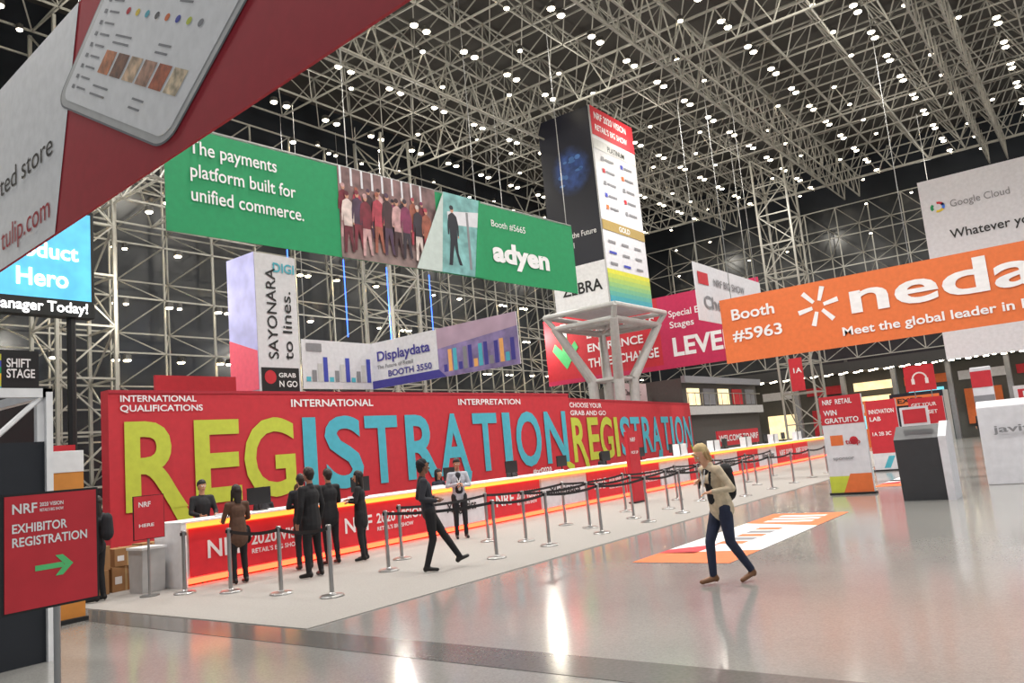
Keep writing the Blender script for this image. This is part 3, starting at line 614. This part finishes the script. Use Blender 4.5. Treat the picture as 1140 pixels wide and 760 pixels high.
def person(name,loc,rz,h=1.75,pose=None,top=(25,25,28),trous=(25,25,30),skin=(200,150,120),hair=(35,25,20),shoes=(20,18,18),female=False,long_hair=False,
           coat=0,cap=None,bag=None,inner=None,lanyard=False,yaw=0,pitch=0,vox=.013,bob=False,extra=None):
    J=dict(BASE);J.update(pose or {});V=lambda k:Vector(J[k])
    mats=[pm('top',top),pm('trousers',trous),mat('skin_%d_%d_%d'%skin,skin,.5,noise=.04),pm('hair',hair,.6),pm('shoe',shoes,.5),
          pm('inner',inner or top),pm('bag',bag or (20,20,22)),mat('lips',(165,85,80),.5),mat('eye_dark',(30,22,18),.2),pm('cap',cap or hair),mat('lanyard_white',(225,225,225),.5),mat('eye_white',(225,220,215),.3)]
    sw=.92 if female else 1.0
    P=[];A=lambda a,b,r0,r1,m,su=1,sv=1,fw=F:P.append((a,b,r0,r1,su,sv,fw,m))
    pel,wai,che,nb=V('pel'),V('wai'),V('che'),V('nb')
    A(pel+Vector((0,0,-.03)),wai,.145*(1.05 if female else 1),.128*sw,0,1.1,.78)
    A(wai,che,.128*sw,.155*sw,0,1.12,.78);A(che,nb+Vector((0,0,-.04)),.155*sw,.085,0,1.12,.72)
    A(V('shL'),V('shR'),.062*sw,.062*sw,0);A(nb+Vector((0,0,-.02)),V('hd')+Vector((0,-.015,-.06)),.056*sw,.05*sw,2)
    A(nb+Vector((0,-.005,-.01)),nb+Vector((0,0,.025)),.075,.06,0)
    if coat: A(pel+Vector((0,0,-coat)),wai,.165,.14,0,1.08,.85)
    if female: A(che+Vector((-.06,.075,-.01)),che+Vector((.06,.075,-.01)),.06,.06,0)
    if inner: A(che+Vector((0,.035,.07)),wai+Vector((0,.03,-.06)),.085,.1,5)
    for s in'LR':
        A(V('sh'+s),V('el'+s),.060*sw,.047*sw,0);A(V('el'+s),V('wr'+s),.047*sw,.036*sw,0)
        A(V('hi'+s),V('kn'+s),.096,.062,1);A(V('kn'+s),V('an'+s)+Vector((0,0,.02)),.062,.047,1)
        an,to=V('an'+s),V('to'+s);fd=(to-an);fd.z=0;fd.normalize()
        A(an+Vector((0,0,-.03))-fd*.03,to,.043,.034,4,1,.85);A(an-fd*.03+Vector((0,0,-.04)),an+Vector((0,0,.02)),.04,.045,4)
    if bag:
        if bag!=(0,0,0): A(che+Vector((0,-.2,-.18)),che+Vector((0,-.2,.05)),.13,.11,6,1,.7)
        for s in(-1,1): A(nb+Vector((s*.1,.06,-.06)),che+Vector((s*.12,.13,-.12)),.014,.014,6)
    if lanyard:
        for s in(-1,1): A(nb+Vector((s*.05,.09,-.03)),che+Vector((0,.155,-.12)),.009,.009,10)
        A(che+Vector((0,.16,-.15)),che+Vector((0,.165,-.22)),.035,.035,10,1,.25)
    if extra: 
        for x in extra: P.append(x)
    parts=[blob(P,mats,vox)]
    Hn=[]
    for s,sg in(('L',-1),('R',1)):
        wr,el=V('wr'+s),V('el'+s);d=(wr-el).normalized()
        fwd=Vector(F)-d*d.dot(Vector(F));fwd=fwd.normalized() if fwd.length>.25 else Vector((-sg,0,0))
        nrm=d.cross(fwd)*(1 if d.cross(fwd).x*sg<0 else -1)
        if abs(d.cross(fwd).x)<.2: nrm=Vector((0,0,-1))
        B=lambda a,b,r0,r1,su=1,sv=1,fw=None:Hn.append((a,b,r0,r1,su,sv,fw or nrm,2))
        B(wr-d*.03,wr+d*.02,.027,.026);B(wr+d*.025,wr+d*.075,.033,.038,1,.45)
        for k,(o,l) in enumerate(((.029,.072),(.010,.08),(-.010,.075),(-.028,.058))):
            a=wr+d*.085+fwd*o;b=a+(d+nrm*.25).normalized()*l*.5;c=b+(d*.7+nrm*.7).normalized()*l*.5
            B(a,b,.0095,.009);B(b,c,.009,.0075)
        a=wr+d*.03+fwd*.03;b=a+(d*.6+fwd*.7+nrm*.2).normalized()*.038;c=b+(d*.9+fwd*.2+nrm*.3).normalized()*.03
        B(a,b,.013,.011);B(b,c,.011,.009)
    parts.append(blob(Hn,mats,.0055,2))
    R=Matrix.Rotation(radians(yaw),3,'Z')@Matrix.Rotation(radians(-pitch),3,'X');hc=V('hd')
    T=lambda x,y,z:hc+R@Vector((x,y,z));HF=R@Vector(F);Hd=[]
    D=lambda a,b,r0,r1,m,su=1,sv=1:Hd.append((T(*a),T(*b),r0,r1,su,sv,HF,m))
    D((0,-.02,.03),(0,0,.04),.078,.08,2,.94,1.1);D((0,.02,.0),(0,.035,-.06),.068,.042,2,.95,.95)
    D((0,-.02,-.03),(0,-.02,-.1),.052,.05,2)
    D((0,.088,.012),(0,.103,-.022),.008,.013,2);D((-.018,.079,-.052),(.018,.079,-.052),.008,.008,7)
    D((-.04,.068,.028),(.04,.068,.028),.013,.013,2)
    for s in(-1,1):
        D((s*.03,.079,.008),(s*.03,.08,.008),.011,.011,11);D((s*.03,.089,.008),(s*.03,.09,.008),.005,.005,8)
        D((s*.074,-.005,.012),(s*.072,-.008,-.018),.014,.010,2,.5,1);D((s*.02,.083,.03),(s*.042,.077,.03),.0045,.004,3)
    if cap: 
        D((0,-.025,.06),(0,-.01,.075),.09,.075,9,1,1.08);D((-.03,.09,.062),(.03,.09,.062),.018,.018,9,1,.5)
        D((0,-.045,.02),(0,-.05,-.03),.075,.055,3)
    else:
        D((0,-.025,.05),(0,.0,.068),.086,.078,3,1,1.08);D((0,-.045,.03),(0,-.045,-.025),.08,.06,3)
        for s in(-1,1): D((s*.07,.0,.05),(s*.072,-.01,.02),.018,.012,3)
    if long_hair:
        D((0,-.05,.0),(0,-.075,-.18),.082,.05,3,1.15,.7)
        for s in(-1,1): D((s*.068,-.005,.03),(s*.085,.0,-.15),.03,.022,3)
    if bob:
        D((0,-.05,.0),(0,-.06,-.07),.080,.06,3,1.08,.8)
        for s in(-1,1): D((s*.07,-.015,.03),(s*.076,-.01,-.06),.022,.016,3)
    parts.append(blob(Hd,mats,.0065,2))
    bm=bmesh.new()
    for m in parts: bm.from_mesh(m);
    me=bpy.data.meshes.new(name)
    for x in mats: me.materials.append(x)
    bm.to_mesh(me);bm.free()
    for m in parts: bpy.data.meshes.remove(m)
    o=bpy.data.objects.new(name,me);C.objects.link(o);k=h/1.75
    o.location=loc;o.rotation_euler=(0,0,radians(rz));o.scale=(k,k,k);return o
FWD=dict(elL=(-.24,.06,1.15),wrL=(-.15,.27,1.10),elR=(.24,.06,1.15),wrR=(.15,.27,1.10))
FOLD=dict(elL=(-.25,.03,1.16),wrL=(-.06,.2,1.16),elR=(.25,.03,1.16),wrR=(.06,.22,1.2))
Z=.012
person('walking_woman',(9.16,3.93,0),56,1.70,dict(pel=(0,0,.93),wai=(0,.04,1.08),che=(0,.08,1.28),nb=(0,.12,1.41),hd=(0,.20,1.56),
  shL=(-.165,.10,1.375),shR=(.165,.11,1.375),elL=(-.27,.0,1.14),wrL=(-.17,.21,1.12),elR=(.27,-.06,1.15),wrR=(.15,.16,1.23),
  hiL=(-.085,.02,.90),knL=(-.09,-.0,.50),anL=(-.09,-.24,.13),toL=(-.1,-.10,.035),
  hiR=(.085,0,.90),knR=(.09,.17,.51),anR=(.09,.18,.10),toR=(.1,.34,.045)),
  top=(200,184,158),trous=(34,42,66),skin=(215,165,135),hair=(170,135,92),shoes=(120,80,50),female=True,inner=(25,25,30),bag=(22,22,25),lanyard=True,cap=(196,172,124),pitch=26,coat=.03,bob=True,vox=.009,
  extra=[((.20,-.12,1.12),(.22,-.14,.96),.10,.11,.6,1,(1,0,0),6)])
person('striding_man',(9.42,9.02,Z),-128,1.78,dict(pel=(0,.02,.93),wai=(0,0,1.08),che=(0,-.03,1.28),nb=(0,-.05,1.42),hd=(0,-.02,1.61),
  shL=(-.175,-.05,1.39),shR=(.175,-.05,1.39),elL=(-.25,-.10,1.14),wrL=(-.12,.13,1.12),elR=(.25,-.12,1.13),wrR=(.12,.12,1.08),
  hiL=(-.088,.03,.90),knL=(-.09,.25,.53),anL=(-.09,.47,.15),toL=(-.1,.60,.16),hiR=(.088,.02,.90),knR=(.09,.04,.49),anR=(.1,-.08,.09),toR=(.11,.07,.035)),
  top=(38,40,48),trous=(20,20,25),skin=(120,80,60),hair=(20,16,14),cap=(22,22,28),vox=.011,yaw=15)
person('standing_man',(8.69,11.02,Z),4,1.80,dict(anL=(-.13,-.03,.09),toL=(-.18,.11,.035),knL=(-.115,.01,.5),anR=(.13,-.03,.09),toR=(.18,.11,.035),knR=(.115,.01,.5)),top=(22,22,26),trous=(18,18,22),skin=(150,105,85),coat=.12,vox=.011)
person('standing_man',(9.9,12.0,Z),-10,1.75,FWD,top=(28,28,32),skin=(160,115,90),coat=.1)
person('standing_man',(9.35,12.1,Z),-25,1.70,FOLD,top=(30,30,36),coat=.1)
person('standing_woman',(10.35,11.65,Z),35,1.66,FOLD,top=(24,24,28),female=True,long_hair=True,hair=(25,18,16),coat=.2)
person('standing_woman',(7.97,12.05,Z),-8,1.62,FWD,top=(88,62,48),trous=(22,22,26),female=True,long_hair=True,hair=(35,24,20),bag=(0,0,0),coat=.15,
   extra=[((.2,.05,.92),(.2,.05,.8),.1,.12,1,.5,(1,0,0),6)])
person('receptionist_man',(8.7,14.3,Z),170,1.76,FWD,top=(30,30,34),skin=(190,140,110),hair=(30,24,20))
person('badge_staff',(13.3,11.75,Z),140,1.72,FOLD,top=(180,182,192),trous=(28,28,34),inner=(35,35,42),lanyard=True,skin=(170,120,95),hair=(25,20,18),vox=.011)
person('backpack_visitor',(6.25,13.35,Z),30,1.66,FOLD,top=(30,30,36),bag=(24,26,34),female=True,long_hair=True)
person('standing_visitor',(50,6.0,0),60,1.75,None,top=(30,30,34),vox=.025)
person('standing_visitor',(47,9,0),200,1.7,None,top=(60,50,60),vox=.025)
SEAT=dict(pel=(0,0,.66),wai=(0,0,.80),che=(0,.02,1.0),nb=(0,.03,1.14),hd=(0,.06,1.33),shL=(-.175,.03,1.11),shR=(.175,.03,1.11),elL=(-.23,.06,.84),elR=(.23,.06,.84),wrL=(-.15,.28,.88),wrR=(.15,.28,.88),
 hiL=(-.09,.02,.62),hiR=(.09,.02,.62),knL=(-.1,.44,.60),knR=(.1,.44,.60),anL=(-.1,.42,.16),anR=(.1,.42,.16),toL=(-.1,.56,.1),toR=(.1,.56,.1))
def stool(x,y):
    mb=MB();mb.lathe(0,0,[(.2,.42),(.22,.44),(.21,.50)],BLACK,16);mb.bar((0,0,.05),(0,0,.42),.03,STEEL,8)
    for k in range(5): mb.bar((0,0,.1),(.28*cos(k*1.257),.28*sin(k*1.257),.03),.02,BLACK,6)
    mb.box(-.2,.2,.7,.2,.24,1.0,BLACK);mb.bar((0,.18,.48),(0,.22,.75),.02,BLACK,6);mb.obj('office_chair',loc=(x,y,Z))
for k,(x,t) in enumerate([(10.2,(40,40,46)),(11.1,(150,60,60)),(15.6,(40,45,60)),(18.8,(60,60,64)),(24,(40,40,46))]):
    person('seated_receptionist',(x,14.5,Z),180,1.80,SEAT,top=t,female=k%2==0,long_hair=k%2==0,hair=[(25,20,18),(70,45,30),(20,18,18),(40,30,25),(20,18,16)][k],vox=.016);stool(x,14.5)
